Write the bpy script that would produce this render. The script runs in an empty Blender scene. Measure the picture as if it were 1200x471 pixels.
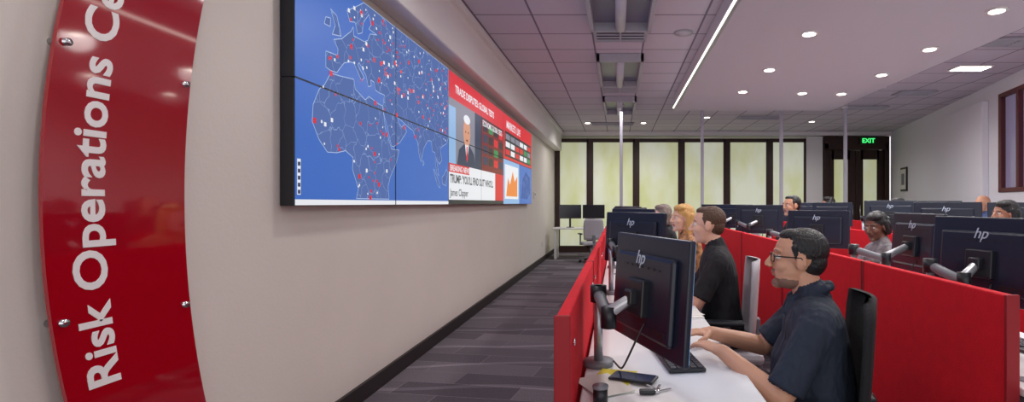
import bpy, bmesh, math, random
from mathutils import Vector, Matrix
from mathutils.bvhtree import BVHTree
random.seed(7)
scene = bpy.context.scene
V = Vector
H = 1.35      # camera height

# ------------------------------------------------------------ materials
def lin(c):
    return tuple(((x/255.0)/12.92 if x/255.0 <= 0.04045 else ((x/255.0+0.055)/1.055)**2.4) for x in c)
_m = {}
def mat(name, col, rough=0.6, metal=0.0, emit=0.0, bump=None, var=None, coat=0.0, spec=0.5, sheen=0.0):
    if name in _m: return _m[name]
    m = bpy.data.materials.new(name); m.use_nodes = True
    nt = m.node_tree; b = nt.nodes['Principled BSDF']
    c = lin(col)+(1,)
    b.inputs['Base Color'].default_value = c
    b.inputs['Roughness'].default_value = rough
    b.inputs['Metallic'].default_value = metal
    b.inputs['Coat Weight'].default_value = coat
    b.inputs['Coat Roughness'].default_value = 0.05
    b.inputs['Specular IOR Level'].default_value = spec
    b.inputs['Sheen Weight'].default_value = sheen
    if emit:
        b.inputs['Emission Color'].default_value = c
        b.inputs['Emission Strength'].default_value = emit
    tc = nt.nodes.new('ShaderNodeTexCoord')
    if var:
        sc, amt = var
        n = nt.nodes.new('ShaderNodeTexNoise'); n.inputs['Scale'].default_value = sc; n.inputs['Detail'].default_value = 4
        nt.links.new(tc.outputs['Object'], n.inputs['Vector'])
        r = nt.nodes.new('ShaderNodeMapRange')
        r.inputs['From Min'].default_value = .3; r.inputs['From Max'].default_value = .7
        r.inputs['To Min'].default_value = 1-amt; r.inputs['To Max'].default_value = 1+amt
        nt.links.new(n.outputs['Fac'], r.inputs['Value'])
        mx = nt.nodes.new('ShaderNodeVectorMath'); mx.operation = 'SCALE'
        mx.inputs[0].default_value = c[:3]
        nt.links.new(r.outputs['Result'], mx.inputs['Scale'])
        nt.links.new(mx.outputs['Vector'], b.inputs['Base Color'])
    if bump:
        sc, st = bump[:2]
        n = nt.nodes.new('ShaderNodeTexNoise'); n.inputs['Scale'].default_value = sc; n.inputs['Detail'].default_value = 3
        mp = nt.nodes.new('ShaderNodeMapping')
        if len(bump) > 2: mp.inputs['Scale'].default_value = bump[2]
        nt.links.new(tc.outputs['Object'], mp.inputs['Vector'])
        nt.links.new(mp.outputs['Vector'], n.inputs['Vector'])
        bp = nt.nodes.new('ShaderNodeBump'); bp.inputs['Strength'].default_value = st; bp.inputs['Distance'].default_value = bump[3] if len(bump) > 3 else 0.02
        nt.links.new(n.outputs['Fac'], bp.inputs['Height'])
        nt.links.new(bp.outputs['Normal'], b.inputs['Normal'])
    _m[name] = m
    return m

WALL = mat('wall_paint', (220, 213, 206), .75, bump=(60, .05), var=(1.2, .03))
WALLR = mat('wall_paint_cool', (230, 229, 236), .75, bump=(60, .05))
BLACKTRIM = mat('black_trim', (38, 32, 34), .5)
SMOOTHC = mat('gypsum_ceiling', (208, 203, 212), .8)
WHITEP = mat('white_paint', (240, 237, 236), .7)
WHITE = mat('white_laminate', (232, 232, 234), .35)
RED = mat('red_fabric', (218, 16, 38), .8, bump=(300, .25), var=(25, .06), spec=.3)
REDEDGE = mat('red_edge', (150, 10, 26), .6)
GREYM = mat('grey_plastic', (120, 122, 130), .45)
SILVER = mat('brushed_aluminium', (190, 192, 198), .35, metal=.8)
BLACKP = mat('black_plastic', (24, 26, 34), .4)
MONB = mat('monitor_shell', (22, 29, 48), .34, bump=(200, .03))
MONSCR = mat('monitor_display', (120, 170, 220), .3, emit=.8)
LOGO = mat('logo_print', (190, 205, 225), .4)
BROWN = mat('dark_walnut', (52, 28, 24), .45, var=(8, .15))
LAMP = mat('lamp_glow', (255, 246, 232), .5, emit=9)
STRIP = mat('strip_glow', (255, 248, 235), .5, emit=3)
CHROME = mat('chrome', (210, 210, 214), .18, metal=1)
SIGNRED = mat('red_acrylic', (164, 4, 26), .06, coat=1.0, spec=.7)
SIGNTXT = mat('white_letter', (246, 242, 242), .4)
CHB = mat('chair_fabric_black', (22, 22, 27), .85, bump=(120, .25))
CHW = mat('chair_mesh_grey', (186, 184, 190), .6, bump=(400, .3))
PAPER = mat('paper', (228, 226, 220), .7)
YEL = mat('yellow_note', (222, 205, 60), .7)
VENT = mat('vent_metal', (176, 174, 184), .5)
VENTD = mat('vent_dark', (52, 50, 60), .6)

def tiled_ceiling():
    m = bpy.data.materials.new('acoustic_tile'); m.use_nodes = True
    nt = m.node_tree; b = nt.nodes['Principled BSDF']; b.inputs['Roughness'].default_value = .9
    tc = nt.nodes.new('ShaderNodeTexCoord')
    br = nt.nodes.new('ShaderNodeTexBrick'); br.offset = 0
    br.inputs['Scale'].default_value = 1
    br.inputs['Brick Width'].default_value = .6; br.inputs['Row Height'].default_value = .6
    br.inputs['Mortar Size'].default_value = .011; br.inputs['Mortar Smooth'].default_value = 0
    br.inputs['Color1'].default_value = lin((210, 201, 214))+(1,)
    br.inputs['Color2'].default_value = lin((203, 194, 208))+(1,)
    br.inputs['Mortar'].default_value = lin((126, 118, 138))+(1,)
    mp = nt.nodes.new('ShaderNodeMapping'); mp.inputs['Location'].default_value = (.3, .1, 0)
    nt.links.new(tc.outputs['Object'], mp.inputs['Vector']); nt.links.new(mp.outputs['Vector'], br.inputs['Vector'])
    nt.links.new(br.outputs['Color'], b.inputs['Base Color'])
    return m
def carpet():
    m = bpy.data.materials.new('carpet_plank'); m.use_nodes = True
    nt = m.node_tree; b = nt.nodes['Principled BSDF']; b.inputs['Roughness'].default_value = .95
    b.inputs['Specular IOR Level'].default_value = .1
    tc = nt.nodes.new('ShaderNodeTexCoord')
    def math_(op, a=None, v1=None, v2=None, **k):
        n = nt.nodes.new('ShaderNodeMath'); n.operation = op
        if a is not None: nt.links.new(a, n.inputs[0])
        if v1 is not None:
            if isinstance(v1, (int, float)): n.inputs[1].default_value = v1
            else: nt.links.new(v1, n.inputs[1])
        if v2 is not None:
            if isinstance(v2, (int, float)): n.inputs[2].default_value = v2
            else: nt.links.new(v2, n.inputs[2])
        return n.outputs[0]
    br = nt.nodes.new('ShaderNodeTexBrick'); br.offset = .4
    br.inputs['Scale'].default_value = 1; br.inputs['Brick Width'].default_value = .9; br.inputs['Row Height'].default_value = .24
    br.inputs['Mortar Size'].default_value = .004; br.inputs['Mortar Smooth'].default_value = .5
    br.inputs['Color1'].default_value = lin((84, 78, 86))+(1,); br.inputs['Color2'].default_value = lin((116, 109, 116))+(1,); br.inputs['Mortar'].default_value = lin((128, 120, 128))+(1,)
    mp = nt.nodes.new('ShaderNodeMapping'); mp.inputs['Rotation'].default_value = (0, 0, .15)
    nt.links.new(tc.outputs['Object'], mp.inputs['Vector']); nt.links.new(mp.outputs['Vector'], br.inputs['Vector'])
    # fine tufted lines, crossing arcs
    wv = nt.nodes.new('ShaderNodeTexWave'); wv.bands_direction = 'Y'; wv.inputs['Scale'].default_value = 16; wv.inputs['Distortion'].default_value = 2
    nt.links.new(tc.outputs['Object'], wv.inputs['Vector'])
    w2 = nt.nodes.new('ShaderNodeTexWave'); w2.wave_type = 'RINGS'; w2.inputs['Scale'].default_value = .55; w2.inputs['Distortion'].default_value = 3.5; w2.inputs['Detail'].default_value = 1
    nt.links.new(tc.outputs['Object'], w2.inputs['Vector'])
    arc = math_('GREATER_THAN', w2.outputs['Fac'], .975)
    ns = nt.nodes.new('ShaderNodeTexNoise'); ns.inputs['Scale'].default_value = 90
    nt.links.new(tc.outputs['Object'], ns.inputs['Vector'])
    f1 = math_('MULTIPLY_ADD', wv.outputs['Fac'], .4, .40)
    f2 = math_('MULTIPLY_ADD', ns.outputs['Fac'], .8, f1)
    f3 = math_('MULTIPLY_ADD', arc, .55, f2)
    sc = nt.nodes.new('ShaderNodeVectorMath'); sc.operation = 'SCALE'
    nt.links.new(br.outputs['Color'], sc.inputs[0]); nt.links.new(f3, sc.inputs['Scale'])
    nt.links.new(sc.outputs['Vector'], b.inputs['Base Color'])
    bp = nt.nodes.new('ShaderNodeBump'); bp.inputs['Strength'].default_value = .4
    nt.links.new(ns.outputs['Fac'], bp.inputs['Height']); nt.links.new(bp.outputs['Normal'], b.inputs['Normal'])
    return m
def landmat():
    m = bpy.data.materials.new('map_land'); m.use_nodes = True
    nt = m.node_tree; nt.nodes.clear()
    o = nt.nodes.new('ShaderNodeOutputMaterial'); e = nt.nodes.new('ShaderNodeEmission')
    tc = nt.nodes.new('ShaderNodeTexCoord'); vo = nt.nodes.new('ShaderNodeTexVoronoi'); vo.feature = 'DISTANCE_TO_EDGE'
    vo.inputs['Scale'].default_value = 7.5
    nz = nt.nodes.new('ShaderNodeTexNoise'); nz.inputs['Scale'].default_value = 9
    ad = nt.nodes.new('ShaderNodeVectorMath'); ad.operation = 'MULTIPLY_ADD'; ad.inputs[1].default_value = (.12, .12, .12)
    nt.links.new(tc.outputs['Object'], nz.inputs['Vector']); nt.links.new(nz.outputs['Color'], ad.inputs[0]); nt.links.new(tc.outputs['Object'], ad.inputs[2])
    nt.links.new(ad.outputs[0], vo.inputs['Vector'])
    r = nt.nodes.new('ShaderNodeValToRGB')
    r.color_ramp.elements[0].position = .004; r.color_ramp.elements[0].color = lin((140, 162, 208))+(1,)
    r.color_ramp.elements[1].position = .018; r.color_ramp.elements[1].color = lin((94, 116, 174))+(1,)
    nt.links.new(vo.outputs['Distance'], r.inputs['Fac']); nt.links.new(r.outputs['Color'], e.inputs['Color'])
    e.inputs['Strength'].default_value = .95
    nt.links.new(e.outputs[0], o.inputs[0])
    return m
def emis(name, col, s=.95):
    if name in _m: return _m[name]
    m = bpy.data.materials.new(name); m.use_nodes = True
    nt = m.node_tree; b = nt.nodes['Principled BSDF']
    b.inputs['Base Color'].default_value = (.01, .01, .01, 1); b.inputs['Roughness'].default_value = .35
    b.inputs['Emission Color'].default_value = lin(col)+(1,); b.inputs['Emission Strength'].default_value = s
    _m[name] = m
    return m

# ------------------------------------------------------------ builder
class B:
    def __init__(s): s.v = []; s.f = []; s.mi = []; s.sm = []; s.mats = []
    def m(s, mt):
        if mt not in s.mats: s.mats.append(mt)
        return s.mats.index(mt)
    def add(s, vs, fs, mt, smooth=False, M=None):
        o = len(s.v)
        s.v += [tuple(M @ V(p)) if M else tuple(p) for p in vs]
        k = s.m(mt)
        for f in fs:
            s.f.append([i+o for i in f]); s.mi.append(k); s.sm.append(smooth)
    def box(s, c, size, mt, M=None, bev=0.0, R=None):
        c = V(c)
        bm = bmesh.new(); bmesh.ops.create_cube(bm, size=1)
        for v in bm.verts: v.co = V((v.co.x*size[0], v.co.y*size[1], v.co.z*size[2]))
        if bev: bmesh.ops.bevel(bm, geom=bm.edges[:], offset=bev, segments=2, affect='EDGES', profile=.5)
        vs = []
        for v in bm.verts:
            p = v.co.copy()
            if R: p = R @ p
            vs.append(p+c)
        bm.verts.index_update()
        s.add(vs, [[v.index for v in f.verts] for f in bm.faces], mt, False, M); bm.free()
    def loft(s, rings, mt, smooth=True, M=None):
        n = len(rings[0]); vs = []; fs = []
        for r in rings: vs += r
        for i in range(len(rings)-1):
            for j in range(n):
                k = (j+1) % n
                fs.append([i*n+j, i*n+k, (i+1)*n+k, (i+1)*n+j])
        a = len(vs); vs.append(sum((V(p) for p in rings[0]), V())/n)
        b = len(vs); vs.append(sum((V(p) for p in rings[-1]), V())/n)
        L = (len(rings)-1)*n
        for j in range(n):
            k = (j+1) % n
            fs.append([a, k, j]); fs.append([b, L+j, L+k])
        s.add(vs, fs, mt, smooth, M)
    def cyl(s, p1, p2, r1, mt, r2=None, n=16, smooth=True, M=None):
        r2 = r1 if r2 is None else r2
        p1 = V(p1); p2 = V(p2); d = (p2-p1).normalized()
        u = d.orthogonal().normalized(); w = d.cross(u)
        rg = []
        for p, r in ((p1, r1), (p2, r2)):
            rg.append([p+u*math.cos(2*math.pi*j/n)*r+w*math.sin(2*math.pi*j/n)*r for j in range(n)])
        s.loft(rg, mt, smooth, M)
    def capsule(s, p1, r1, p2, r2, mt, side=None, flat=(1, 1), n=14, M=None):
        p1 = V(p1); p2 = V(p2); d = (p2-p1)
        d = d.normalized() if d.length > 1e-6 else V((0, 0, 1))
        u = (V(side)-d*V(side).dot(d)).normalized() if side is not None else d.orthogonal().normalized()
        w = d.cross(u); rg = []
        for p, r, ts in ((p1, r1, (-.985, -.85, -.5, 0)), (p2, r2, (0, .5, .85, .985))):
            for t in ts:
                q = r*math.sqrt(1-t*t)
                rg.append([p+d*t*r+u*math.cos(2*math.pi*j/n)*q*flat[0]+w*math.sin(2*math.pi*j/n)*q*flat[1] for j in range(n)])
        s.loft(rg, mt, True, M)
    def ell(s, c, r, mt, M=None, n=20, R=None):
        rg = []; c = V(c)
        for i in range(1, n//2):
            a = math.pi*i/(n//2)
            ring = []
            for j in range(n):
                b = 2*math.pi*j/n
                p = V((r[0]*math.sin(a)*math.cos(b), r[1]*math.sin(a)*math.sin(b), -r[2]*math.cos(a)))
                if R: p = R @ p
                ring.append(c+p)
            rg.append(ring)
        s.loft(rg, mt, True, M)
    def text(s, body, size, M, mt, extrude=0.0, offset=0.0, align='LEFT', shear=0, fn=None, sx=1.0):
        cu = bpy.data.curves.new('t', 'FONT'); cu.body = body; cu.size = size; cu.extrude = extrude; cu.offset = offset
        cu.align_x = align; cu.shear = shear; cu.resolution_u = 4
        ob = bpy.data.objects.new('t', cu); scene.collection.objects.link(ob)
        dg = bpy.context.evaluated_depsgraph_get()
        me = bpy.data.meshes.new_from_object(ob.evaluated_get(dg))
        vs = [M @ V((v.co.x*sx, v.co.y, v.co.z)) for v in me.vertices]
        if fn: vs = [fn(p) for p in vs]
        s.add(vs, [list(p.vertices) for p in me.polygons], mt)
        bpy.data.objects.remove(ob); bpy.data.curves.remove(cu); bpy.data.meshes.remove(me)
    def mesh(s, name):
        me = bpy.data.meshes.new(name)
        me.from_pydata([tuple(p) for p in s.v], [], s.f)
        for mt in s.mats: me.materials.append(mt)
        me.polygons.foreach_set('material_index', s.mi)
        me.polygons.foreach_set('use_smooth', s.sm)
        me.update()
        return me
    def obj(s, name, loc=(0, 0, 0), yaw=0, fixn=True):
        me = s.mesh(name)
        if fixn:
            bm = bmesh.new(); bm.from_mesh(me); bmesh.ops.recalc_face_normals(bm, faces=bm.faces[:]); bm.to_mesh(me); bm.free()
        return place(name, me, loc, yaw)
def place(name, me, loc=(0, 0, 0), yaw=0):
    ob = bpy.data.objects.new(name, me); scene.collection.objects.link(ob)
    ob.location = loc; ob.rotation_euler = (0, 0, yaw)
    return ob
def fuse(src, voxel, smooth, dst):
    """voxel-union all closed primitives in src, copy into dst keeping materials"""
    me = src.mesh('tmp'); bm = bmesh.new(); bm.from_mesh(me)
    bmesh.ops.recalc_face_normals(bm, faces=bm.faces[:]); bm.to_mesh(me); bm.free()
    bvh = BVHTree.FromPolygons([tuple(v) for v in src.v], src.f)
    ob = bpy.data.objects.new('tmp', me); scene.collection.objects.link(ob)
    md = ob.modifiers.new('r', 'REMESH'); md.mode = 'VOXEL'; md.voxel_size = voxel
    sm = ob.modifiers.new('s', 'SMOOTH'); sm.factor = .5; sm.iterations = smooth
    dg = bpy.context.evaluated_depsgraph_get()
    me2 = bpy.data.meshes.new_from_object(ob.evaluated_get(dg))
    vs = [v.co.copy() for v in me2.vertices]
    o = len(dst.v); dst.v += [tuple(p) for p in vs]
    for p in me2.polygons:
        c = p.center
        r = bvh.find_nearest(c)
        mt = src.mats[src.mi[r[2]]] if r[2] is not None else src.mats[0]
        dst.f.append([i+o for i in p.vertices]); dst.mi.append(dst.m(mt)); dst.sm.append(True)
    bpy.data.objects.remove(ob); bpy.data.meshes.remove(me); bpy.data.meshes.remove(me2)

# ------------------------------------------------------------ room
XW = -1.76; YB = 14.1; CZ = 3.3
b = B(); b.box((3.0, 6.3, -.05), (9.8, 16.6, .1), carpet()); b.obj('floor')
b = B(); b.box((3.0, 6.3, CZ+.05), (9.8, 16.6, .1), tiled_ceiling()); b.obj('ceiling')
b = B(); b.box((XW-.05, 6.3, CZ/2), (.1, 16.4, CZ), WALL); b.obj('wall_left')
b = B(); b.box((XW+.012, 6.3, .06), (.024, 16.2, .12), BLACKTRIM, bev=.004); b.obj('baseboard_left')
b = B(); b.box((XW+.10, 6.0, 3.03), (.2, 16.0, .5), WHITEP, bev=.02)
b.box((XW+.225, 6.0, 3.255), (.05, 16.0, .08), WHITEP); b.obj('trim_1')
b = B()
b.box((2.42, 4.1, 3.15), (2.84, 10.2, .28), SMOOTHC, bev=.01)
b.obj('trim_2')
b = B(); b.box((.985, 4.1, 3.035), (.03, 10.0, .05), SILVER); b.box((.966, 4.1, 3.035), (.01, 9.9, .022), STRIP); b.obj('led_light_strip')
b = B(); b.box((2.9, YB+.3, CZ/2), (9.4, .1, CZ), WHITEP)
b.box((2.9, YB+.05, 3.25), (9.4, .3, .10), WHITEP)
b.obj('wall_back')
ang = math.atan(.242)
rd = V((math.sin(ang), math.cos(ang), 0)); rn = V((-math.cos(ang), math.sin(ang), 0))
rp = V((7.5, 14.1, 0))
RY = Matrix.Rotation(-ang, 3, 'Z')
def rpt(y, off=0, z=0):
    t = (y-14.1)/rd.y
    p = rp+rd*t; p = p+rn*off; p.z = z
    return p
b = B()
def rbox(bb, y0, y1, z0, z1, th, off, mt, bev=0):
    c = (rpt(y0)+rpt(y1))/2 + rn*(off+th/2); c.z = (z0+z1)/2
    L = (rpt(y1)-rpt(y0)).length
    bb.box(c, (th, L, z1-z0), mt, R=RY, bev=bev)
wy0, wy1, wz0, wz1 = 6.3, 8.15, 1.52, 3.08
rbox(b, -1.8, wy0, 0, CZ, .1, -.1, WALLR); rbox(b, wy1, 14.15, 0, CZ, .1, -.1, WALLR)
rbox(b, wy0, wy1, 0, wz0, .1, -.1, WALLR); rbox(b, wy0, wy1, wz1, CZ, .1, -.1, WALLR)
b.obj('wall_right')
b = B()
WG = mat('window_glass_tint', (120, 112, 138), .15, emit=.4)
rbox(b, wy0, wy1, wz0, wz1, .02, -.07, WG)
for (a0, a1, z0, z1) in ((wy0, wy0+.07, wz0, wz1), (wy1-.09, wy1, wz0, wz1), (wy0, wy1, wz0, wz0+.07), (wy0, wy1, wz1-.07, wz1), (7.55, 7.62, wz0, wz1)):
    rbox(b, a0, a1, z0, z1, .07, -.05, mat('window_frame_maroon', (92, 40, 44), .5), bev=.008)
b.obj('window_1')
b = B(); rbox(b, 3.0, 13.9, 0, .12, .02, 0.002, BLACKTRIM); b.obj('baseboard_right')
b = B(); rbox(b, 8.5, 10.2, 0.13, 3.05, .10, 0.001, WALLR, bev=.01); b.obj('trim_4')

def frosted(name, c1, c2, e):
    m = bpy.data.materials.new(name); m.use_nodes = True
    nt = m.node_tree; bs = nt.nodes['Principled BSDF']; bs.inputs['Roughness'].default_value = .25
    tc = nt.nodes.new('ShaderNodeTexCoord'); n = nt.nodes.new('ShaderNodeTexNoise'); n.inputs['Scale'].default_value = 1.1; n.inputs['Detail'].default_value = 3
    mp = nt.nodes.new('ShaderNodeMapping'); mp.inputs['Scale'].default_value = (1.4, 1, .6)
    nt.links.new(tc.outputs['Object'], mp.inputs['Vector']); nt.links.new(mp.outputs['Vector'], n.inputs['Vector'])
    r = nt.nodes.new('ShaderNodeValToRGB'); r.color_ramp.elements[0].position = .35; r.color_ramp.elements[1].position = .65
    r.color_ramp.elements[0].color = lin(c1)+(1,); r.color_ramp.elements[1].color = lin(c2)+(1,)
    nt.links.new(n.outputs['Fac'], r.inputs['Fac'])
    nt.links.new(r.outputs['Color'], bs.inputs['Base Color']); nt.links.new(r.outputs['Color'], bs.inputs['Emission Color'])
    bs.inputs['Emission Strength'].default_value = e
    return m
GL = frosted('frosted_glass_backglow', (192, 197, 140), (208, 212, 192), .5)  # backlight painted in as emission; no lit room stands behind the panes
def ux(u, y): return (u-725)/600*y
edges = [651, 690, 744, 797, 850, 900, 944]
xs = [ux(u, YB) for u in edges]
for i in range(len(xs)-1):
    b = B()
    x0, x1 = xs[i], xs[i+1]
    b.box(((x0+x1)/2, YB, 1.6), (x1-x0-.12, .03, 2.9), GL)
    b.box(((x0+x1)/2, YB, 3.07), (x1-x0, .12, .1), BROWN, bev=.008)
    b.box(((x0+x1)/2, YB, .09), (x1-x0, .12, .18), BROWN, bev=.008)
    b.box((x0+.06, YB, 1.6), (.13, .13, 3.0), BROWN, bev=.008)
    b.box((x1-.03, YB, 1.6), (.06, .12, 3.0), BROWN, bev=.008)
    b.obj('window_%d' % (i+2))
b = B(); b.box(((xs[-1]+5.6)/2, YB, 1.6), (5.6-xs[-1], .1, 3.16), WHITEP); b.obj('trim_3')
b = B()
x0 = 5.62; x1 = 7.40; cx = (x0+x1)/2
b.box((cx, YB-.02, 3.0), (x1-x0, .2, .36), BROWN, bev=.01)
for x in (x0+.06, x1-.06): b.box((x, YB-.02, 1.5), (.12, .2, 2.98), BROWN, bev=.01)
for k, sgn in ((cx-.40, -1), (cx+.40, 1)):
    b.box((k-.29, YB, 1.4), (.2, .06, 2.8), BROWN, bev=.006); b.box((k+.29, YB, 1.4), (.2, .06, 2.8), BROWN, bev=.006)
    b.box((k, YB, 2.68), (.5, .06, .26), BROWN); b.box((k, YB, .16), (.5, .06, .3), BROWN)
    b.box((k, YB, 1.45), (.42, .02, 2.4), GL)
    b.cyl((k-sgn*.3, YB-.08, .9), (k-sgn*.3, YB-.08, 1.3), .015, CHROME)
b.obj('door_1')
b = B(); b.box((6.78, YB-.17, 3.05), (.44, .06, .22), mat('exit_housing', (20, 60, 34), .5), bev=.01)
b.text('EXIT', .17, Matrix(((1, 0, 0, 6.78), (0, 0, -1, YB-.205), (0, 1, 0, 2.99), (0, 0, 0, 1))), emis('exit_green', (70, 235, 120), 1.5), extrude=.002, offset=.004, align='CENTER')
b.obj('exit_sign')
b = B()
b.box(rpt(12.9, .02, 1.95), (.03, .5, .6), BLACKTRIM, R=RY, bev=.006); b.box(rpt(12.9, .04, 1.95), (.01, .4, .5), PAPER, R=RY); b.box(rpt(12.9, .048, 1.95), (.006, .22, .28), mat('print_grey', (120, 120, 130)), R=RY)
b.obj('framed_picture')

for x, y in ((.05, 10.1), (1.68, 10.3), (3.27, 10.3), (4.56, 10.3)):
    b = B(); b.box((0, 0, CZ/2), (.06, .06, CZ-.004), mat('pole_paint', (190, 188, 200), .4, metal=.2), bev=.008)
    b.box((0, 0, CZ-.02), (.12, .12, .03), WHITEP); b.box((0, -.033, .9), (.04, .01, .12), GREYM)
    b.obj('power_pole', (x, y, 0))

def vent(x, y, z, w=.58, d=.3, name='ceiling_vent'):
    b = B()
    b.box((0, 0, 0), (w, d, .012), VENTD)
    for sx in (-1, 1): b.box((sx*w/2, 0, -.006), (.035, d+.035, .024), VENT)
    for sy in (-1, 1): b.box((0, sy*d/2, -.006), (w, .035, .024), VENT)
    n = 5
    for i in range(n): b.box((0, -d/2+(i+.5)*d/n, -.012), (w, .018, .02), VENT, R=Matrix.Rotation(.6, 3, 'X'))
    b.box((0, 0, -.012), (.02, d, .02), VENT)
    b.obj(name, (x, y, z))
vent(.02, 5.85, CZ-.012, .58, .5); vent(.02, 8.7, CZ-.012, .58, .5)
vent(-.15, 12.5, CZ-.012, 1.0, .3); vent(3.2, 11.6, CZ-.012, .9, .3)
vent(4.75, 6.15, CZ-.012, .6, .3); vent(5.2, 9.0, CZ-.012, .6, .3); vent(5.0, 10.4, CZ-.012, .8, .3)
def troffer(x, y, z, w, d):
    b = B()
    t = .045; hh = .11
    for sx in (-1, 1): b.box((sx*(w/2-t/2), 0, -hh/2), (t, d, hh), VENT, bev=.005)
    for sy in (-1, 1): b.box((0, sy*(d/2-t/2), -hh/2), (w, t, hh), VENT, bev=.005)
    b.box((0, 0, -.01), (w-.02, d-.02, .01), mat('troffer_pan', (120, 118, 140), .3))
    b.cyl((0, -d/2+.06, -.075), (0, d/2-.06, -.075), .055, mat('troffer_tube', (200, 198, 212), .3))
    for yy in (-d*.3, d*.3): b.cyl((0, yy, -.075), (0, yy, -.01), .02, GREYM)
    b.obj('ceiling_light_fixture', (x, y, z))
troffer(.02, 4.95, CZ-.002, .66, 1.15); troffer(.02, 7.4, CZ-.002, .62, 1.5); troffer(.02, 10.0, CZ-.002, .62, 1.4)
b = B(); b.cyl((0, 0, 0), (0, 0, -.012), .11, VENT, n=28); b.cyl((0, 0, -.012), (0, 0, -.018), .085, SMOOTHC, n=28); b.obj('ceiling_speaker', (.74, 5.85, CZ-.001))
b = B(); b.box((0, 0, 0), (.5, .28, .02), WHITEP, bev=.004); b.box((0, 0, -.012), (.44, .22, .006), LAMP); b.obj('ceiling_panel_light', (5.05, 7.35, CZ-.012))

dl = B(); dl.cyl((0, 0, 0), (0, 0, -.012), .085, WHITEP, n=28); dl.cyl((0, 0, -.012), (0, 0, -.016), .06, LAMP, n=28)
dlm = dl.mesh('recessed_downlight')
def spot(x, y, z, e, col=(1, .97, .94)):
    l = bpy.data.lights.new('downlight_lamp', 'SPOT'); l.energy = e; l.spot_size = math.radians(165); l.spot_blend = .8
    l.shadow_soft_size = .12; l.color = col
    o = bpy.data.objects.new('downlight_lamp', l); scene.collection.objects.link(o); o.location = (x, y, z-.05)
    return o
for (x, y) in ((1.86, 5.0), (3.25, 4.4), (3.34, 5.5), (1.87, 6.35), (1.84, 7.6), (2.76, 7.7), (3.37, 7.75), (3.39, 6.6), (1.86, 3.6), (1.86, 2.2), (3.25, 3.0)):
    o = place('recessed_downlight', dlm, (x, y, 3.009), 0)
    spot(x, y, 3.0, 62)
for (x, y, e) in ((-.75, 1.2, 38), (-.75, 3.2, 50), (4.4, 8.6, 80), (4.6, 12.2, 80), (2.0, 11.6, 80), (.6, 12.4, 80), (-.75, 12.4, 65), (4.3, 4.6, 75)):  # extra downlights made up as fill light, left aisle first
    o = place('recessed_downlight', dlm, (x, y, CZ-.001), 0)
    spot(x, y, CZ-.01, e)
for (x, y, w, d) in ((.02, 4.95, .5, 1.0), (.02, 7.4, .5, 1.3), (.02, 10.0, .5, 1.2)):
    l = bpy.data.lights.new('fixture_lamp', 'AREA'); l.shape = 'RECTANGLE'; l.size = w; l.size_y = d; l.energy = 14; l.color = (1, .98, 1)
    o = bpy.data.objects.new('fixture_lamp', l); scene.collection.objects.link(o); o.location = (x, y, CZ-.15)

# ------------------------------------------------------------ sign
def bend(z): return .052*((z-1.38)/.6)**2
b = B()
N = 40; ya, yb = 1.522, 2.020; xf = XW+.035; th = .012
fv = []; z0, z1 = .2, 2.78
for i in range(N+1):
    z = z0+(z1-z0)*i/N; o = bend(z)
    fv.append([V((xf, ya+o*1.15, z)), V((xf, yb+o, z)), V((xf+th, yb+o, z)), V((xf+th, ya+o*1.15, z))])
b.loft(fv, SIGNRED, smooth=False)
Mt = Matrix(((0, 0, 1, xf+th), (0, -1, 0, 1.702), (1, 0, 0, .735), (0, 0, 0, 1)))
b.text('Risk Operations Center', .148, Mt, SIGNTXT, extrude=.002, offset=.0030, fn=lambda p: V((p.x, p.y+bend(p.z), p.z)), sx=1.13)
for y, z in ((1.555, 1.85), (1.995, 1.82), (1.555, .98), (1.995, .95), (1.565, 2.6), (2.0, 2.55)):
    y2 = y+bend(z)
    b.cyl((XW, y2, z), (xf+th+.01, y2, z), .012, CHROME)
b.obj('wall_sign')

# ------------------------------------------------------------ video wall
SX = XW+.08; Y0 = 2.65; ZB = 1.335; PW = 1.2; PH = .67
b = B()
for i in range(6):
    for j in range(2):
        b.box((XW+.042, Y0+PW*(i+.5), ZB+PH*(j+.5)), (.076, PW-.002, PH-.002), BLACKP, bev=.004)
b.box((XW+.02, Y0+3.6, ZB+.675), (.036, 7.0, 1.2), BLACKP)
TS = PH/.675
def rect(s0, s1, t0, t1, mt, layer):
    x = SX+.0008*layer+.001; g = .004
    t0 *= TS; t1 *= TS
    for i in range(6):
        for j in range(2):
            a0 = max(s0, PW*i+g); a1 = min(s1, PW*(i+1)-g); c0 = max(t0, PH*j+g); c1 = min(t1, PH*(j+1)-g)
            if a1 > a0+.001 and c1 > c0+.001:
                b.add([(x, Y0+a0, ZB+c0), (x, Y0+a1, ZB+c0), (x, Y0+a1, ZB+c1), (x, Y0+a0, ZB+c1)], [[0, 1, 2, 3]], mt)
SEA = emis('map_sea', (56, 104, 190)); LAND = landmat()
DK = emis('pic_dark', (30, 32, 46)); WH = emis('pic_white', (232, 234, 240)); RD = emis('pic_red', (214, 24, 44)); MAR = emis('pic_maroon', (120, 20, 34))
GRY = emis('pic_grey', (130, 130, 146)); SKIN_P = emis('pic_skin', (214, 150, 120)); NAVY = emis('pic_navy', (40, 52, 84)); GRN = emis('pic_green', (40, 140, 80))
ORG = emis('pic_orange', (232, 130, 50)); LBL = emis('pic_lightblue', (140, 180, 225)); YLW = emis('pic_yellow', (230, 200, 70)); COAST = emis('map_coast', (170, 192, 228))
rect(0, 2.4, 0, 1.35, SEA, 1)
rect(0, 2.4, 0, .035, WH, 2)
def geo(L): return [(.15+(lo+17)*.0163, .80+(la-37)*.0150*(1+max(0, la-37)*.006)) for lo, la in L]
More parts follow.
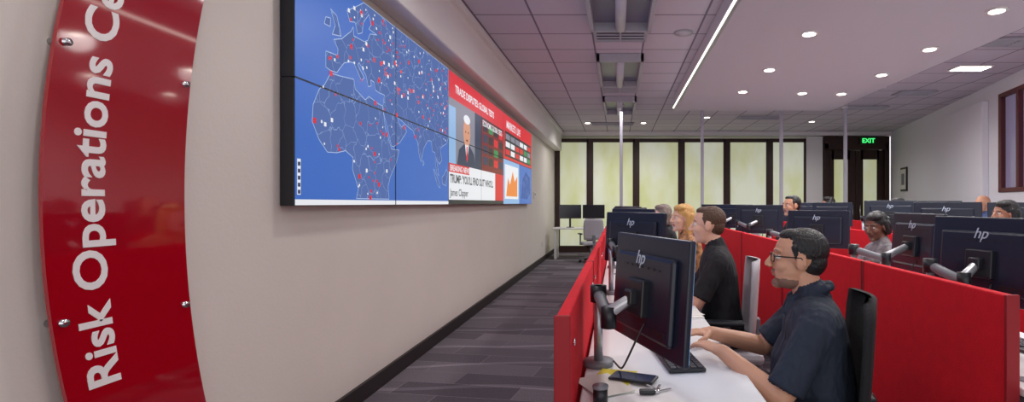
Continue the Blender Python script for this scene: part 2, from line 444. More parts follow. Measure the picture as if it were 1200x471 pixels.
africa = geo([(-6, 35.5), (0, 36), (10, 37.3), (11, 33.5), (19, 30.5), (22, 32.8), (30, 31.2), (34, 31), (35, 28), (37, 21), (43, 11.5), (51, 11.8), (48, 5), (42, -2), (39.5, -7), (40.5, -15), (35, -21), (35.5, -24), (14.5, -22), (12, -16), (13.5, -9), (9, -1), (9.5, 4), (4, 6.3), (-2, 4.8), (-8, 4.4), (-13, 8.5), (-17, 14.7), (-16.5, 21), (-13, 27.5), (-9.8, 30)])
eur = geo([(-9, 37), (-6, 36.5), (-2, 36.8), (0, 39), (3, 42), (7, 43.6), (10, 44), (12.5, 41.5), (16, 38.2), (18, 40.2), (13, 44), (14, 45.2), (19.5, 41.5), (21.5, 37), (24, 38), (23.5, 40.5), (26.5, 40.3), (27.5, 37), (31, 36.5), (36, 36.6), (34.5, 31.5), (35, 28.2), (39, 21.2), (43, 13), (45, 12.8), (52, 16), (59.5, 22.5), (56.5, 26), (54, 24), (51, 25.5), (48.5, 30), (51, 28), (57, 26.5), (62, 25.2), (67, 24.5), (70, 21), (73, 19), (74.5, 13), (77.5, 8), (80, 13), (81, 16), (87, 21.5), (92, 22), (94, 16), (98, 15.5), (98.5, 9), (101, 3), (104, 1.5), (103, 5), (100, 12), (105, 9), (109, 12), (106, 19), (110, 21), (117, 23.5), (120.5, 28), (120.5, 74), (40, 72), (28, 71), (18, 69), (11, 64), (5, 61), (7, 58), (11, 59), (13, 55.6), (16.5, 57), (17.5, 61), (22, 65), (24, 62), (22, 60), (29, 59.8), (23, 58.5), (21, 55.5), (18, 54.3), (10, 54), (9.5, 57), (8, 55), (5, 53), (1.5, 50.5), (-4, 48.5), (-1.2, 46), (-1.5, 43.5), (-9, 43)])
uk = geo([(-5, 50), (1, 51.2), (0, 53.5), (-2, 57), (-6, 58), (-3, 53.5)])
ire = geo([(-10, 52), (-6.2, 52.2), (-6, 55), (-9, 54.5)])
mad = geo([(44, -25), (47, -25), (50, -15.5), (47, -15), (44, -20)])
sri = geo([(80, 9.5), (81.8, 7.5), (80.2, 6), (79.8, 8)])
sumat = geo([(95.5, 5.5), (98, 4), (104, -2), (106, -6), (102, -4), (98, 1)])
born = geo([(109, 1), (113, 3), (117, 7), (119, 5), (117, 0), (116, -4), (110, -3)])
def clipP(P):
    return [(min(max(s, .004), 2.396), min(max(t, .045), 1.345)) for s, t in P]
lands = [clipP(P) for P in (africa, eur, uk, ire, mad, sri, sumat, born)]
def polyshape(P, mt, layer, line=None):
    x = SX+.0008*layer+.001
    P = [(s, t*TS) for s, t in P]
    b.add([(x, Y0+s, ZB+t) for s, t in P], [list(range(len(P)))], mt)
    if line:
        for i in range(len(P)):
            p = V(P[i]).to_3d(); q = V(P[(i+1) % len(P)]).to_3d()
            if (q-p).length < 1e-4: continue
            d = (q-p).normalized(); n = V((-d.y, d.x, 0))*.0022
            b.add([(x+.0005, Y0+w.x, ZB+w.y) for w in (p-n, q-n, q+n, p+n)], [[0, 1, 2, 3]], line)
for P in lands:
    if max(t for s, t in P) > .06: polyshape(P, LAND, 3, COAST)
BZL = emis('bezel_line', (10, 12, 24), .6)
x = SX+.0008*3+.0022
b.add([(x, Y0+PW-.005, ZB), (x, Y0+PW+.005, ZB), (x, Y0+PW+.005, ZB+2*PH), (x, Y0+PW-.005, ZB+2*PH)], [[0, 1, 2, 3]], BZL)
b.add([(x, Y0, ZB+PH-.005), (x, Y0+2.4, ZB+PH-.005), (x, Y0+2.4, ZB+PH+.005), (x, Y0, ZB+PH+.005)], [[0, 1, 2, 3]], BZL)
def inside(p, P):
    r = False
    for i in range(len(P)):
        a = P[i]; c = P[i-1]
        if (a[1] > p[1]) != (c[1] > p[1]) and p[0] < (c[0]-a[0])*(p[1]-a[1])/(c[1]-a[1])+a[0]: r = not r
    return r
cnt = 0
while cnt < 220:
    p = (random.uniform(.1, 2.35), random.uniform(.05, 1.32))
    if random.random() > .35 and p[1] < .85: continue
    if random.random() > .6 and p[0] > 1.3: continue
    if any(inside(p, P) for P in lands[:3]):
        x = SX+.006; h = random.choice((.006, .008, .012)); cnt += 1; tt = p[1]*TS
        mk = random.choice((RD, WH, RD, RD, WH))
        if mk is RD: h *= 1.25
        b.add([(x, Y0+p[0]-h, ZB+tt-h), (x, Y0+p[0]+h, ZB+tt-h), (x, Y0+p[0]+h, ZB+tt+h), (x, Y0+p[0]-h, ZB+tt+h)], [[0, 1, 2, 3]], mk)
rect(.02, .05, .06, .25, WH, 3)
for k in range(5): rect(.024, .046, .065+k*.037, .086+k*.037, NAVY, 4)
rect(2.4, 4.8, 0, 1.35, DK, 1)
rect(2.4, 4.8, 1.08, 1.35, RD, 2)
rect(2.4, 3.6, .42, 1.08, GRY, 2)
rect(2.4, 2.62, .42, 1.0, LBL, 3); rect(3.32, 3.6, .42, 1.08, NAVY, 3)
def blob(cx, cy, rx, ry, mt, layer):
    polyshape([(cx+rx*math.cos(a*math.pi/10), cy+ry*math.sin(a*math.pi/10)) for a in range(20)], mt, layer)
blob(3.0, .80, .13, .17, SKIN_P, 6); blob(3.0, .94, .12, .05, WH, 7); blob(2.95, .80, .015, .012, DK, 8); blob(3.05, .80, .015, .012, DK, 8); blob(3.0, .71, .04, .01, MAR, 8)
polyshape([(2.66, .42), (2.72, .58), (2.9, .66), (3.1, .66), (3.28, .58), (3.34, .42)], NAVY, 5)
polyshape([(2.93, .66), (3.07, .66), (3.0, .46)], WH, 6); polyshape([(2.98, .64), (3.02, .64), (3.03, .5), (3.0, .47), (2.97, .5)], RD, 7)
rect(3.62, 4.78, .42, 1.06, MAR, 2)
for k in range(4):
    for l in range(4):
        rect(3.68+k*.28, 3.90+k*.28, .50+l*.14, .60+l*.14, random.choice((GRN, DK, RD, NAVY, YLW, DK, DK)), 3)
rect(2.4, 4.3, .05, .42, WH, 3); rect(2.4, 3.1, .33, .42, RD, 4); rect(2.4, 4.8, 0, .05, DK, 4); rect(4.3, 4.8, .05, .42, RD, 3)
TM = lambda s, t: Matrix(((0, 0, 1, SX+.0045), (1, 0, 0, Y0+s), (0, 1, 0, ZB+t*TS), (0, 0, 0, 1)))
b.text('BREAKING NEWS', .085, TM(2.44, .345), WH, offset=.002)
b.text("TRUMP: 'YOU'LL FIND OUT' WHO'LL", .118, TM(2.44, .225), DK, offset=.003, sx=.9)
b.text('James Clapper', .105, TM(2.44, .09), DK, offset=.001)
b.text('TRADE DISPUTES: GLOBAL TESTS', .11, TM(2.6, 1.16), WH, offset=.003)
b.text('ECONOMIC GLOBAL TESTS', .1, TM(3.66, .98), WH, offset=.002, sx=.85)
rect(4.8, 7.2, .675, 1.35, RD, 1); rect(4.9, 7.1, .72, 1.1, DK, 2)
for k in range(6):
    for l in range(3): rect(4.95+k*.36, 5.25+k*.36, .75+l*.115, .83+l*.115, random.choice((GRN, RD, WH, GRY)), 3)
b.text('MARKETS  LIVE', .16, TM(5.0, 1.15), WH, offset=.003)
rect(4.8, 6.0, 0, .675, LBL, 1); rect(4.9, 5.9, .08, .6, WH, 2); rect(6.0, 7.2, 0, .675, SEA, 1)
polyshape([(4.98, .12), (5.1, .4), (5.25, .3), (5.45, .52), (5.6, .36), (5.82, .46), (5.82, .12)], ORG, 4)
polyshape([(6.15, .1), (6.3, .45), (6.6, .58), (7.0, .5), (7.05, .2), (6.7, .08)], LAND, 4)
b.obj('video_wall', fixn=False)
b = B(); b.box((XW+.015, 0, 0), (.03, .09, .13), WHITEP, bev=.004); b.box((XW+.032, 0, .01), (.006, .05, .05), GREYM); b.obj('wall_thermostat', (0, 10.6, 1.52))
b = B(); b.box((XW+.01, 0, 0), (.018, .08, .12), WHITEP, bev=.003); b.box((XW+.02, 0, .02), (.004, .03, .03), GREYM); b.box((XW+.02, 0, -.025), (.004, .03, .03), GREYM); b.obj('wall_outlet', (0, 11.6, .42))

# ------------------------------------------------------------ furniture
DIV = [-.15, 1.28, 2.7, 4.15]; ST = [2.0+1.3*k for k in range(6)]
def partition(x, y0, y1, z0=.12, z1=1.05):
    b = B()
    L = y1-y0
    b.box((0, L/2, (z0+z1)/2), (.036, L-.01, z1-z0), RED, bev=.006)
    b.box((0, .006, (z0+z1)/2), (.044, .012, z1-z0+.004), REDEDGE, bev=.003)
    b.box((0, L-.006, (z0+z1)/2), (.044, .012, z1-z0+.004), REDEDGE, bev=.003)
    for yy in (.12, L-.12):
        b.box((0, yy, z0/2), (.03, .05, z0), GREYM); b.box((0, yy, .01), (.2, .06, .018), GREYM, bev=.004)
        b.cyl((.019, yy, z1-.1), (.025, yy, z1-.1), .01, CHROME)
    b.obj('desk_partition', (x, y0, 0))
def desk(x0, x1, y0, y1):
    b = B(); L = y1-y0; W = x1-x0
    b.box((W/2, L/2, .735), (W, L, .028), WHITE, bev=.005)
    for yy in (.06, L-.06):
        b.box((W/2, yy, .02), (W*.85, .05, .03), SILVER, bev=.006); b.box((W/2, yy, .375), (.07, .045, .7), SILVER, bev=.006)
        b.box((W/2, yy, .71), (W*.8, .04, .03), SILVER)
    b.box((.05, L/2, .6), (.02, L-.2, .18), GREYM)
    b.cyl((.07, L*.3, .75), (.07, L*.3, .752), .03, GREYM)
    b.obj('desk', (x0, y0, 0))
segs = {0: (0, 6), 1: (0, 6), 2: (1, 6), 3: (3, 6)}
for c, dx in enumerate(DIV):
    a, z = segs[c]
    for k in range(a, z):
        y0 = ST[k]-.65; y1 = ST[k]+.65
        partition(dx, 1.66 if (k == 0 and c == 1) else y0+.004, y1-.004)
        desk(dx+.03, dx+.60, y0+.003, y1-.003)

def monitor(cx, cy, top, d, polex=None, poley=None, w=.53, h=.33, logo=True):
    d = V((d[0], d[1], 0)).normalized(); n = V((-d.y, d.x, 0))
    zc = top-h/2
    R = Matrix((d, n, V((0, 0, 1)))).transposed()
    C = V((cx, cy, zc)); b = B()
    tilt = Matrix.Rotation(math.radians(-4), 3, 'X'); RR = R @ tilt
    def P(a, bb, cc): return C+RR @ V((a, bb, cc))
    b.box(P(0, 0, 0), (w, .022, h), MONB, R=RR, bev=.006)
    b.box(P(0, -.018, -.01), (w*.78, .028, h*.72), MONB, R=RR, bev=.012)
    b.box(P(0, .0118, 0), (w-.012, .002, h-.018), MONSCR, R=RR)
    b.box(P(0, -.04, -.02), (.12, .03, .12), BLACKP, R=RR, bev=.006)
    b.box(P(w*.25, -.033, -h*.3), (.1, .003, .02), BLACKP, R=RR)
    for k in range(7): b.box(P(-.12+k*.04, -.0335, h*.22), (.028, .002, .006), BLACKP, R=RR)
    if logo:
        M = Matrix.Translation(P(-.01, -.0125-.021, h*.245)) @ (RR @ Matrix(((1, 0, 0), (0, 0, -1), (0, 1, 0)))).to_4x4()
        b.text('hp', .065, M, LOGO, extrude=.001, align='CENTER', shear=.35)
    px = polex if polex is not None else cx-.2; py = poley if poley is not None else cy+.1
    base = V((px, py, .7495)); e = V((px, py, zc-.04)); v0 = P(0, -.055, -.02)
    b.cyl(base, base+V((0, 0, .02)), .055, GREYM); b.cyl(base, e+V((0, 0, .03)), .017, SILVER)
    b.cyl(e-V((0, 0, .03)), e+V((0, 0, .03)), .03, BLACKP)
    mid = (e+v0)/2+V((-.02, -.10, -.06))
    b.capsule(e, .022, mid, .02, GREYM); b.cyl(mid-V((0, 0, .03)), mid+V((0, 0, .04)), .026, BLACKP)
    b.capsule(mid+V((0, 0, .02)), .02, v0, .018, SILVER); b.box(v0, (.05, .05, .05), BLACKP, R=RR, bev=.006)
    a0 = P(.05, -.035, -.1); a1 = P(.06, -.12, -.32); a1.z = .80; a2 = base+V((.10, -.12, .01)); a3 = base+V((.05, .02, .015))
    prev = None
    for i in range(13):
        t = i/12; q = a0*(1-t)**3+a1*3*t*(1-t)**2+a2*3*t*t*(1-t)+a3*t**3
        q.z = max(q.z, .755)
        if prev is not None: b.capsule(prev, .0035, q, .0035, BLACKP, n=6)
        prev = q
    b.obj('computer_monitor')
monitor(.10, 1.72, 1.24, (.20, -.46), -.075, 1.9, h=.37)
monitor(.10, 3.30, 1.29, (.36, -.38), -.05, 3.4)
for k in (2, 3, 4, 5): monitor(.12, ST[k], 1.30, (.36, -.38), -.05, ST[k]+.15, logo=k < 3)
monitor(1.57, 2.18, 1.29, (.12, -.45), 1.40, 2.3, h=.36)
monitor(1.76, 3.02, 1.29, (.02, -.45), 1.40, 3.05, w=.48, h=.35)
monitor(1.77, 4.55, 1.285, (.42, -.30), 1.40, 4.75)
monitor(1.62, 5.9, 1.33, (.48, -.22), 1.40, 6.0)
monitor(1.62, 7.2, 1.33, (.45, -.25), 1.40, 7.3, logo=False); monitor(1.62, 8.5, 1.33, (.4, -.25), 1.40, 8.6, logo=False)
monitor(3.0, 4.68, 1.36, (.42, -.28), 2.82, 4.8); monitor(3.02, 3.35, 1.33, (.3, -.4), 2.82, 3.5, logo=False)
monitor(3.05, 5.75, 1.38, (.5, -.2), 2.82, 5.9); monitor(3.0, 7.2, 1.36, (.45, -.25), 2.82, 7.3, logo=False); monitor(3.0, 8.5, 1.36, (.45, -.2), 2.82, 8.6, logo=False)
monitor(4.5, 5.8, 1.36, (.45, -.25), 4.3, 6.0); monitor(4.45, 7.1, 1.38, (.45, -.2), 4.3, 7.3, logo=False); monitor(4.45, 8.5, 1.38, (.45, -.2), 4.3, 8.6, logo=False)

kb = B()
kb.box((0, 0, .008), (.135, .43, .014), BLACKP, bev=.004)
for i in range(5):
    for j in range(17):
        if i == 0 and 5 < j < 11: continue
        kb.box((-.05+i*.0245, -.2+j*.025, .017), (.02, .021, .006), mat('key_cap', (44, 46, 56), .5))
kb.box((.05, .01, .017), (.02, .12, .006), mat('key_cap', (44, 46, 56), .5))
kbm = kb.mesh('keyboard')
ms = B(); ms.ell((0, 0, .018), (.055, .031, .018), BLACKP); ms.cyl((-.03, -.006, .033), (-.03, .006, .033), .006, GREYM)
msm = ms.mesh('computer_mouse')
for c, dx in enumerate(DIV):
    a, z = segs[c]
    for k in range(a, z):
        if c == 0 and k == 0: place('keyboard', kbm, (.215, 2.02, .7495), math.radians(8))
        else: place('keyboard', kbm, (dx+.40, ST[k]+.02, .7495), 0)
        place('computer_mouse', msm, (dx+.45, ST[k]+.36 if not (c == 0 and k == 0) else ST[k]+.50, .7505), 0)

def chair_mesh(name, fab, mesh_c):
    b = B()
    b.box((0, 0, .43), (.48, .48, .07), fab, bev=.03)
    rings = []
    for i in range(9):
        z = .52+i*.060; w = .215+.02*math.sin(math.pi*i/8)-(.03 if i > 7 else 0)
        xo = -.165-.03*(i/8)
        r = []
        m = 10
        for j in range(m+1):
            t = -1+2*j/m; r.append(V((xo+.045*t*t-.02, t*w, z)))
        for j in range(m, -1, -1):
            t = -1+2*j/m; r.append(V((xo+.045*t*t-.045, t*w, z)))
        rings.append(r)
    b.loft(rings, fab, True)
    b.box((-.225, 0, .48), (.03, .07, .3), mesh_c, bev=.008); b.box((-.14, 0, .37), (.2, .07, .03), mesh_c, bev=.008)
    for s in (-1, 1):
        b.box((-.02, s*.27, .53), (.04, .03, .22), mesh_c, bev=.008); b.box((-.0, s*.245, .41), (.05, .07, .03), mesh_c, bev=.006); b.box((.0, s*.27, .65), (.24, .07, .03), BLACKP, bev=.012)
    b.cyl((0, 0, .1), (0, 0, .4), .028, SILVER)
    b.box((0, 0, .385), (.2, .2, .03), BLACKP, bev=.01)
    for k in range(5):
        a = 2*math.pi*k/5+.3; e = V((math.cos(a)*.27, math.sin(a)*.27, .085))
        b.capsule((0, 0, .11), .026, e, .017, mesh_c)
        sd = V((-math.sin(a), math.cos(a), 0))
        c = V((e.x, e.y, .032))
        b.cyl(c-sd*.022, c-sd*.006, .03, BLACKP); b.cyl(c+sd*.006, c+sd*.022, .03, BLACKP); b.cyl(c-sd*.006, c+sd*.006, .015, GREYM)
        b.cyl((e.x, e.y, .04), (e.x, e.y, .09), .008, GREYM)
    me = b.mesh(name)
    bm = bmesh.new(); bm.from_mesh(me); bmesh.ops.recalc_face_normals(bm, faces=bm.faces[:]); bm.to_mesh(me); bm.free()
    return me
CB = chair_mesh('office_chair', CHB, BLACKP); CW = chair_mesh('office_chair', CHW, GREYM)

# ------------------------------------------------------------ people
def ik(S, W, l1, l2, hint):
    d = W-S; L = min(d.length, l1+l2-.004); dn = d.normalized()
    a = (l1*l1-l2*l2+L*L)/(2*L); h = math.sqrt(max(0, l1*l1-a*a))
    hh = (hint-dn*hint.dot(dn)).normalized()
    return S+dn*a+hh*h, S+dn*L
def hand(A, W, f, n, l, skin, curl=1.0):
    f = f.normalized(); n = (n-f*n.dot(f)).normalized(); l = (l-f*l.dot(f)-n*l.dot(n)).normalized()
    A.capsule(W-f*.02, .026, W+f*.02, .03, skin, side=l, flat=(1, .72))
    A.capsule(W+f*.03, .035, W+f*.052, .04, skin, side=l, flat=(1, .36))
    for o, L, fan in ((.0285, .068, .10), (.0095, .077, .03), (-.0095, .071, -.04), (-.028, .056, -.12)):
        p = W+f*.078+l*o; r = .0088; a = .25*curl
        g = (f+l*fan).normalized()
        for sl, r2, da in ((.46, .0082, .55*curl), (.3, .0076, .45*curl), (.24, .0066, 0)):
            dd = g*math.cos(a)+n*math.sin(a); q = p+dd*L*sl
            A.capsule(p, r, q, r2, skin, n=10); p = q; r = r2; a += da
    p = W+f*.02+l*.026; q = p+(f*.62+l*.7+n*.25).normalized()*.045
    A.capsule(p, .014, q, .0115, skin, n=10); A.capsule(q, .0115, q+(f*.9+l*.25+n*.3).normalized()*.032, .0085, skin, n=10)

def person(name, loc, yaw, skin, shirt, pants, hair, k=1.0, lean=.12, hyaw=0, hpitch=0, hairst='short', sleeve='short', glasses=False, beard=None,
           wrists=None, vox=.008, hvox=.005, female=False, width=1.0, headpos=None, collar=True, belly=0, lapel=False):
    A = B()
    sh = mat('shoe_leather', (24, 22, 24), .4)
    fz = lambda z: .56+(z-.56)*k
    lx = lambda z: lean*(z-.56)
    w = (.90 if female else 1.0)*width
    def ring(z, d, wd, xo=0):
        zz = fz(z); c = V((lx(z)+xo, 0, zz)); r = []
        for j in range(28):
            a = 2*math.pi*j/28; r.append(c+V((math.cos(a)*d, math.sin(a)*wd, 0)))
        return r
    T = [(.50, .13, .175), (.58, .135, .18), (.70, .122+belly, .158), (.80, .122+belly*.8, .16), (.90, .122, .175), (.98, .112, .188), (1.03, .095, .178), (1.065, .076, .13), (1.09, .06, .085)]
    A.loft([ring(.465, .10, .15)]+[ring(z, d, wd*w, belly*.5 if .6 < z < .85 else 0) for z, d, wd in T], shirt)
    if female:
        for s in (-1, 1): A.ell((lx(.92)+.085, s*.07, fz(.91)), (.06, .065, .07), shirt)
    A.ell((0, 0, .50), (.155, .19*w, .09), pants)
    for s in (-1, 1):
        hp = V((.03, s*.09, .535)); kn = V((.43, s*.12, .52)); an = V((.40, s*.12, .11))
        A.capsule(hp, .088, kn, .062, pants, n=18); A.capsule(kn, .06, an, .044, pants, n=16)
        A.capsule(an+V((-.03, 0, -.06)), .04, an+V((.13, 0, -.07)), .034, sh, side=V((0, 1, 0)), flat=(1.05, 1))
    nb = V((lx(1.06), 0, fz(1.07))); hc = headpos if headpos else V((lx(1.06)+.055, 0, fz(1.065)+.15))
    if collar:
        A.capsule(nb+V((0, 0, -.005)), .074, nb+V((.006, 0, .022)), .066, shirt)
    if lapel:
        for s in (-1, 1):
            A.capsule(nb+V((-.045, s*.052, .045)), .018, nb+V((.075, s*.042, -.005)), .02, shirt, n=12)
            A.capsule(nb+V((.075, s*.042, -.005)), .018, nb+V((.10, s*.055, -.05)), .010, shirt, n=12)
        A.capsule(nb+V((-.062, -.03, .05)), .018, nb+V((-.062, .03, .05)), .018, shirt, n=12)
    A.capsule(nb-V((0, 0, .03)), .054, hc+V((-.03, 0, -.07)), .052, skin)
    for i, s in enumerate((-1, 1)):
        S = V((lx(1.0)+.0, s*.185*w, fz(1.0)))
        A.capsule(S-V((0, s*.05, -.01)), .066, S, .063, shirt)
        W = wrists[i] if wrists else V((.40, s*.14, .79))
        E, W2 = ik(S, W, .28, .26, V((-.35, s*.55, -1)))
        f = (W2-E).normalized()
        A.capsule(S, .05, E, .041, skin); A.capsule(E, .041, E+f*.09, .041, skin); A.capsule(E+f*.08, .041, W2, .027, skin)
        if sleeve == 'short':
            ud = (E-S).normalized(); uu = ud.orthogonal().normalized(); ww = ud.cross(uu); Ls = (E-S).length
            rg = []
            for t, r in ((0, .066), (.3, .064), (.6, .0625), (.86, .064), (.87, .058)):
                c = S+ud*Ls*t; rg.append([c+uu*math.cos(2*PI*j/24)*r+ww*math.sin(2*PI*j/24)*r for j in range(24)])
            A.loft(rg, shirt)
        elif sleeve == 'long':
            A.capsule(S, .062, E, .05, shirt, n=18); A.capsule(E, .05, W2-f*.02, .037, shirt, n=18)
        hf = V((f.x+.35, f.y-s*.05, min(f.z, 0)*.3)).normalized() if not wrists else V((f.x, f.y, f.z*.3)).normalized()
        hand(A, W2, hf, V((0, 0, -1)), V((0, -s, 0)), skin, .8)
    out = B(); fuse(A, vox, 4 if vox < .006 else 3, out)
    Hm = Matrix.Translation(hc) @ Matrix.Rotation(hyaw, 4, 'Z') @ Matrix.Rotation(-hpitch, 4, 'Y')
    D = B(); lip = mat('lip_'+skin.name, tuple(max(0, int(c)) for c in (lipc.get(skin.name, (150, 90, 80)))), .5)
    E_ = lambda c, r, mt: D.ell(c, r, mt, M=Hm, n=24)
    C_ = lambda p, r, q, r2, mt, **kw: D.capsule(p, r, q, r2, mt, M=Hm, **kw)
    E_((-.012, 0, .032), (.098, .078, .088), skin)
    E_((.028, 0, -.028), (.062, .062, .085), skin)
    E_((.028, 0, -.072), (.052, .054, .042), skin)
    E_((.07, 0, -.098), (.022, .024, .018), skin)
    C_((.086, 0, .018), .010, (.111, 0, -.02), .0125, skin); E_((.102, .012, -.026), (.012, .009, .008), skin); E_((.102, -.012, -.026), (.012, .009, .008), skin)
    E_((.074, 0, .032), (.016, .052, .012), skin)
    for s in (-1, 1):
        E_((.058, s*.036, -.022), (.03, .026, .028), skin)
        E_((-.002, s*.079, -.002), (.019, .008, .032), skin); C_((-.012, s*.083, .02), .006, (-.016, s*.084, -.012), .006, skin)
        C_((.084, s*.018, .034), .0045, (.076, s*.05, .034), .004, hair if hair else skin)
    E_((.087, 0, -.052), (.0095, .024, .0062), lip); E_((.084, 0, -.062), (.0095, .02, .0065), lip)
    C_((-.025, 0, -.06), .052, (-.045, 0, -.15), .052, skin)
    if hair:
        if hairst == 'short':
            E_((-.024, 0, .044), (.0955, .0815, .084), hair); E_((-.052, 0, .0), (.060, .070, .066), hair)
            E_((.016, 0, .094), (.056, .056, .027), hair)
            for s in (-1, 1): C_((.02, s*.068, .05), .013, (.012, s*.071, .012), .007, hair)
        else:
            E_((-.022, 0, .048), (.101, .087, .089), hair); E_((-.06, 0, -.01), (.062, .082, .078), hair); E_((.028, .02, .093), (.06, .062, .034), hair)
            ln = {'long': -.2, 'bob': -.09}.get(hairst, -.05)
            for s in (-1, 1):
                C_((-.01, s*.076, .04), .025, (-.03, s*.084, ln), .022, hair); C_((-.05, s*.06, .02), .042, (-.065, s*.06, ln), .033, hair)
            C_((-.075, 0, 0), .05, (-.085, 0, ln-.02), .04, hair)
            if hairst == 'bun':
                E_((-.13, 0, .03), (.04, .04, .04), hair)
    if beard:
        C_((.088, -.02, -.044), .0045, (.088, .02, -.044), .0045, beard)
        E_((.068, 0, -.095), (.0255, .027, .020), beard); E_((.029, 0, -.080), (.0515, .0555, .036), beard)
        E_((.086, 0, -.052), (.0125, .018, .0058), lip)
    fuse(D, hvox, 3, out)
    EW = mat('eye_white', (225, 220, 215), .2); EI = mat('eye_iris', (30, 20, 16), .15)
    for s in (-1, 1):
        out.ell((.074, s*.031, .010), (.0135, .0135, .0105), EW, M=Hm, n=16); out.ell((.083, s*.031, .010), (.0055, .0065, .0065), EI, M=Hm, n=12)
        out.capsule((.084, s*.019, .020), .0032, (.080, s*.045, .018), .0032, skin, M=Hm, n=8)
    if glasses:
        G = mat('glasses_frame', (14, 14, 18), .25)
        for s in (-1, 1):
            P = []
            for j in range(16):
                a = 2*math.pi*j/16; ca, sa = math.cos(a), math.sin(a)
                P.append(V((.101-abs(.031+.024*ca*1)*.14, s*(.033+.024*math.copysign(abs(ca)**.6, ca)), .006+.0155*math.copysign(abs(sa)**.6, sa))))
            for j in range(16): out.capsule(P[j], .0020, P[(j+1) % 16], .0020, G, M=Hm, n=6)
            out.capsule((.093, s*.057, .014), .0026, (.0, s*.0855, .014), .0024, G, M=Hm, n=6); out.capsule((.0, s*.0855, .014), .0024, (-.018, s*.084, -.005), .0022, G, M=Hm, n=6)
        out.capsule((.100, -.01, .012), .0024, (.100, .01, .012), .0024, G, M=Hm, n=6)
    return out.obj(name, (loc[0], loc[1], 0), yaw, fixn=False)
PI = math.pi
lipc = {'skin_tan': (160, 98, 84), 'skin_fair': (190, 112, 100), 'skin_dark': (92, 52, 46), 'skin_brown': (120, 72, 58)}
ST_ = mat('skin_tan', (200, 146, 118), .5, bump=(90, .06)); SF = mat('skin_fair', (226, 176, 152), .5, bump=(90, .06))
SD = mat('skin_dark', (112, 74, 60), .45, bump=(90, .06)); SB = mat('skin_brown', (158, 108, 84), .45, bump=(90, .06))
HB = mat('hair_black', (16, 14, 17), .45, bump=(150, .5, (1, 1, .35))); HBR = mat('hair_brown', (84, 58, 42), .55, bump=(150, .5, (1, 1, .35))); HBL = mat('hair_blonde', (206, 158, 92), .55, bump=(90, .6, (1, 1, .25)))
HG = mat('hair_grey', (128, 112, 104), .55, bump=(90, .6, (1, 1, .3))); BRD = mat('beard_stubble', (128, 94, 80), .7, bump=(300, .4))
NAVYS = mat('shirt_navy', (32, 41, 58), .8, bump=(9, 1, (1, 1, .5), .06)); BLK = mat('shirt_black', (24, 24, 30), .85, bump=(9, 1, (1, 1, .5), .05)); PANT = mat('trousers_dark', (34, 34, 42), .85, bump=(8, .5))
FLOR = mat('blouse_floral', (170, 120, 80), .8, bump=(10, .5), var=(22, .8)); GREYS = mat('top_grey', (120, 116, 120), .8, bump=(10, .5), var=(30, .5))
REDS = mat('shirt_red', (150, 26, 40), .8, bump=(8, .6)); BLUES = mat('shirt_blue', (70, 88, 130), .8, bump=(8, .6))

yaw0 = PI-.30; pl = V((.775, 1.98, 0))
Ri = Matrix.Rotation(-yaw0, 3, 'Z')
def loc_(p): q = Ri @ (V(p)-pl); return q
wl = loc_((.385, 1.90, .80)); wr = loc_((.39, 2.18, .80))
person('seated_man', pl, yaw0, ST_, NAVYS, PANT, HB, k=.83, lean=.05, hyaw=.12, hpitch=.04, glasses=True, beard=BRD, wrists=(wr, wl), vox=.0045, hvox=.003, width=1.25, belly=.035, lapel=True)
place('office_chair', CB, (.735, 1.992, 0), yaw0)
def worker(name, hx, y, top, chair=CW, yaw=PI, **kw):
    k = (top-.283-.56)/(1.065-.56)
    ln = kw.pop('lean', .08)
    px = hx+.055+ln*.5
    person(name, (px, y), yaw, k=k, lean=ln, **kw)
    place('office_chair', chair, (px-.01, y, 0), yaw)
worker('seated_man', .565, 3.25, 1.34, skin=SF, shirt=BLK, pants=PANT, hair=HBR, yaw=PI-.15, vox=.006, hvox=.004)
worker('seated_woman', .57, 4.6, 1.345, skin=SF, shirt=FLOR, pants=PANT, hair=HBL, hairst='long', female=True, sleeve='long', hyaw=.35)
worker('seated_woman', .50, 5.95, 1.34, skin=SF, shirt=BLK, pants=PANT, hair=HG, hairst='bob', female=True, sleeve='long', hyaw=.2)
worker('seated_man', 1.99, 5.9, 1.45, chair=CB, skin=ST_, shirt=BLK, pants=PANT, hair=HB, hyaw=.3, hvox=.004)
worker('seated_woman', 2.20, 4.38, 1.28, skin=SD, shirt=GREYS, pants=PANT, hair=HB, hairst='bun', female=True, hyaw=.5, hpitch=-.2, hvox=.004)
worker('seated_woman', 3.47, 8.5, 1.46, skin=SB, shirt=BLK, pants=PANT, hair=HB, hairst='bob', female=True)
worker('seated_woman', 3.42, 6.3, 1.42, chair=CB, skin=SB, shirt=REDS, pants=PANT, hair=HB, hairst='long', female=True, hyaw=.3)
worker('seated_man', 5.08, 7.15, 1.47, chair=CB, skin=ST_, shirt=BLUES, pants=PANT, hair=None, hyaw=.2)
worker('seated_woman', 3.47, 4.6, 1.38, skin=SB, shirt=BLK, pants=PANT, hair=HB, hairst='bob', female=True)
for (x, y, c, yw) in ((.72, 7.25, CW, PI), (.7, 8.5, CW, PI+.3), (2.1, 2.1, CB, PI+.2), (2.1, 3.3, CW, PI), (2.12, 7.2, CB, PI), (2.1, 8.5, CW, PI), (3.5, 3.2, CB, PI), (4.98, 5.9, CB, PI), (4.98, 8.5, CB, PI)):
    place('office_chair', c, (x, y, 0), yw)

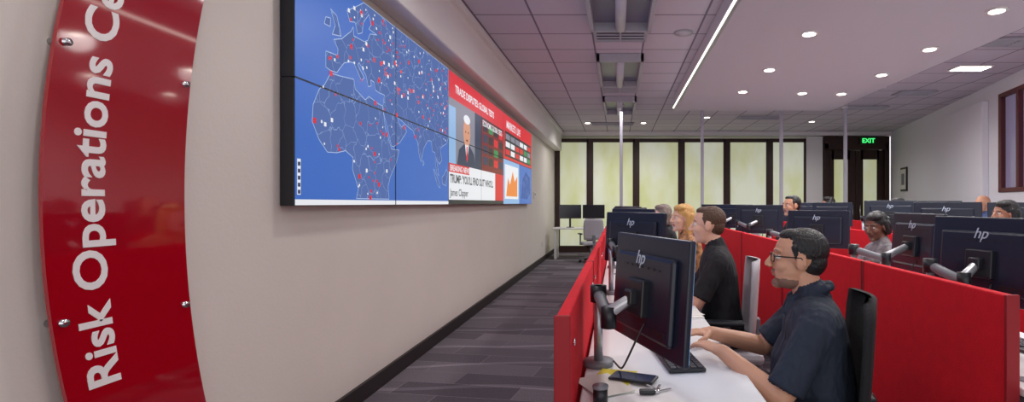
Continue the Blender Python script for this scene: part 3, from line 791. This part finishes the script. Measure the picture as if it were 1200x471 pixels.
b = B()
b.box((0, 0, .735), (1.3, .65, .03), WHITE, bev=.006)
for sx in (-1, 1):
    b.box((sx*.58, 0, .36), (.05, .55, .72), WHITE, bev=.004)
b.obj('side_desk', (-.95, 12.6, 0))
place('office_chair', CW, (-.62, 11.75, 0), PI/2+.3)
def small_screen(x, y, yaw):
    b = B(); b.box((0, 0, 1.14), (.55, .025, .34), BLACKP, bev=.006); b.box((0, -.014, 1.14), (.53, .002, .32), mat('dark_display', (22, 24, 34), .15))
    b.box((0, .03, .92), (.05, .03, .32), BLACKP, bev=.004); b.cyl((0, .02, .7505), (0, .02, .762), .1, BLACKP)
    b.obj('desktop_screen', (x, y, 0), yaw)
small_screen(-1.2, 12.65, .1); small_screen(-.62, 12.7, -.1)

b = B()
for i, (x, y, a, mt) in enumerate(((-.03, 1.70, .2, PAPER), (-.02, 1.74, -.25, YEL), (-.05, 1.68, .5, PAPER))):
    b.box((x, y, .7515+i*.0015), (.13, .19, .001), mt, R=Matrix.Rotation(a, 3, 'Z'))
b.obj('paper_notes')
b = B(); b.box((0, 0, .006), (.075, .155, .009), BLACKP, bev=.003); b.box((0, 0, .0112), (.068, .14, .001), mat('phone_glass', (50, 60, 90), .08))
b.obj('smartphone', (.05, 1.73, .7545), 1.2)
b = B()
for k in range(3):
    a = .5+k*.8; d = V((math.cos(a), math.sin(a), 0))
    b.cyl(V((0, 0, .003+k*.003)), V((0, 0, .006+k*.003)), .012, CHROME); b.box(d*.032+V((0, 0, .0045+k*.003)), (.045, .009, .002), CHROME, R=Matrix.Rotation(a, 3, 'Z'))
b.box((-.03, -.01, .008), (.05, .028, .012), BLACKP, bev=.004)
b.obj('key_bunch', (.12, 1.62, .7495))
b = B(); b.cyl((0, 0, 0), (0, 0, .045), .022, BLACKP); b.cyl((0, 0, .045), (0, 0, .053), .024, GREYM)
b.obj('travel_mug', (-.055, 1.54, .7495))
for (x, y, w, d) in ((1.72, 1.52, .2, .2), (.36, 2.77, .16, .2)):
    b = B(); b.box((0, 0, .002), (w, d, .003), PAPER); b.box((.01, .02, .0045), (w*.9, d*.8, .001), YEL if w > .18 else PAPER, R=Matrix.Rotation(.2, 3, 'Z')); b.obj('paper_sheets', (x, y, .7495), .1)

# ------------------------------------------------------------ camera, world
cam = bpy.data.cameras.new('camera'); co = bpy.data.objects.new('camera', cam); scene.collection.objects.link(co)
co.location = (0, 0, H); co.rotation_euler = (PI/2, 0, 0)
cam.sensor_width = 36; cam.lens = 18.0; cam.shift_x = -125/1200; cam.shift_y = 2.5/1200; cam.clip_start = .05
scene.camera = co
w = bpy.data.worlds.new('world'); scene.world = w; w.use_nodes = True
bg = w.node_tree.nodes['Background']; bg.inputs[0].default_value = (1, .985, .98, 1); bg.inputs[1].default_value = 1.45
scene.view_settings.view_transform = 'Standard'
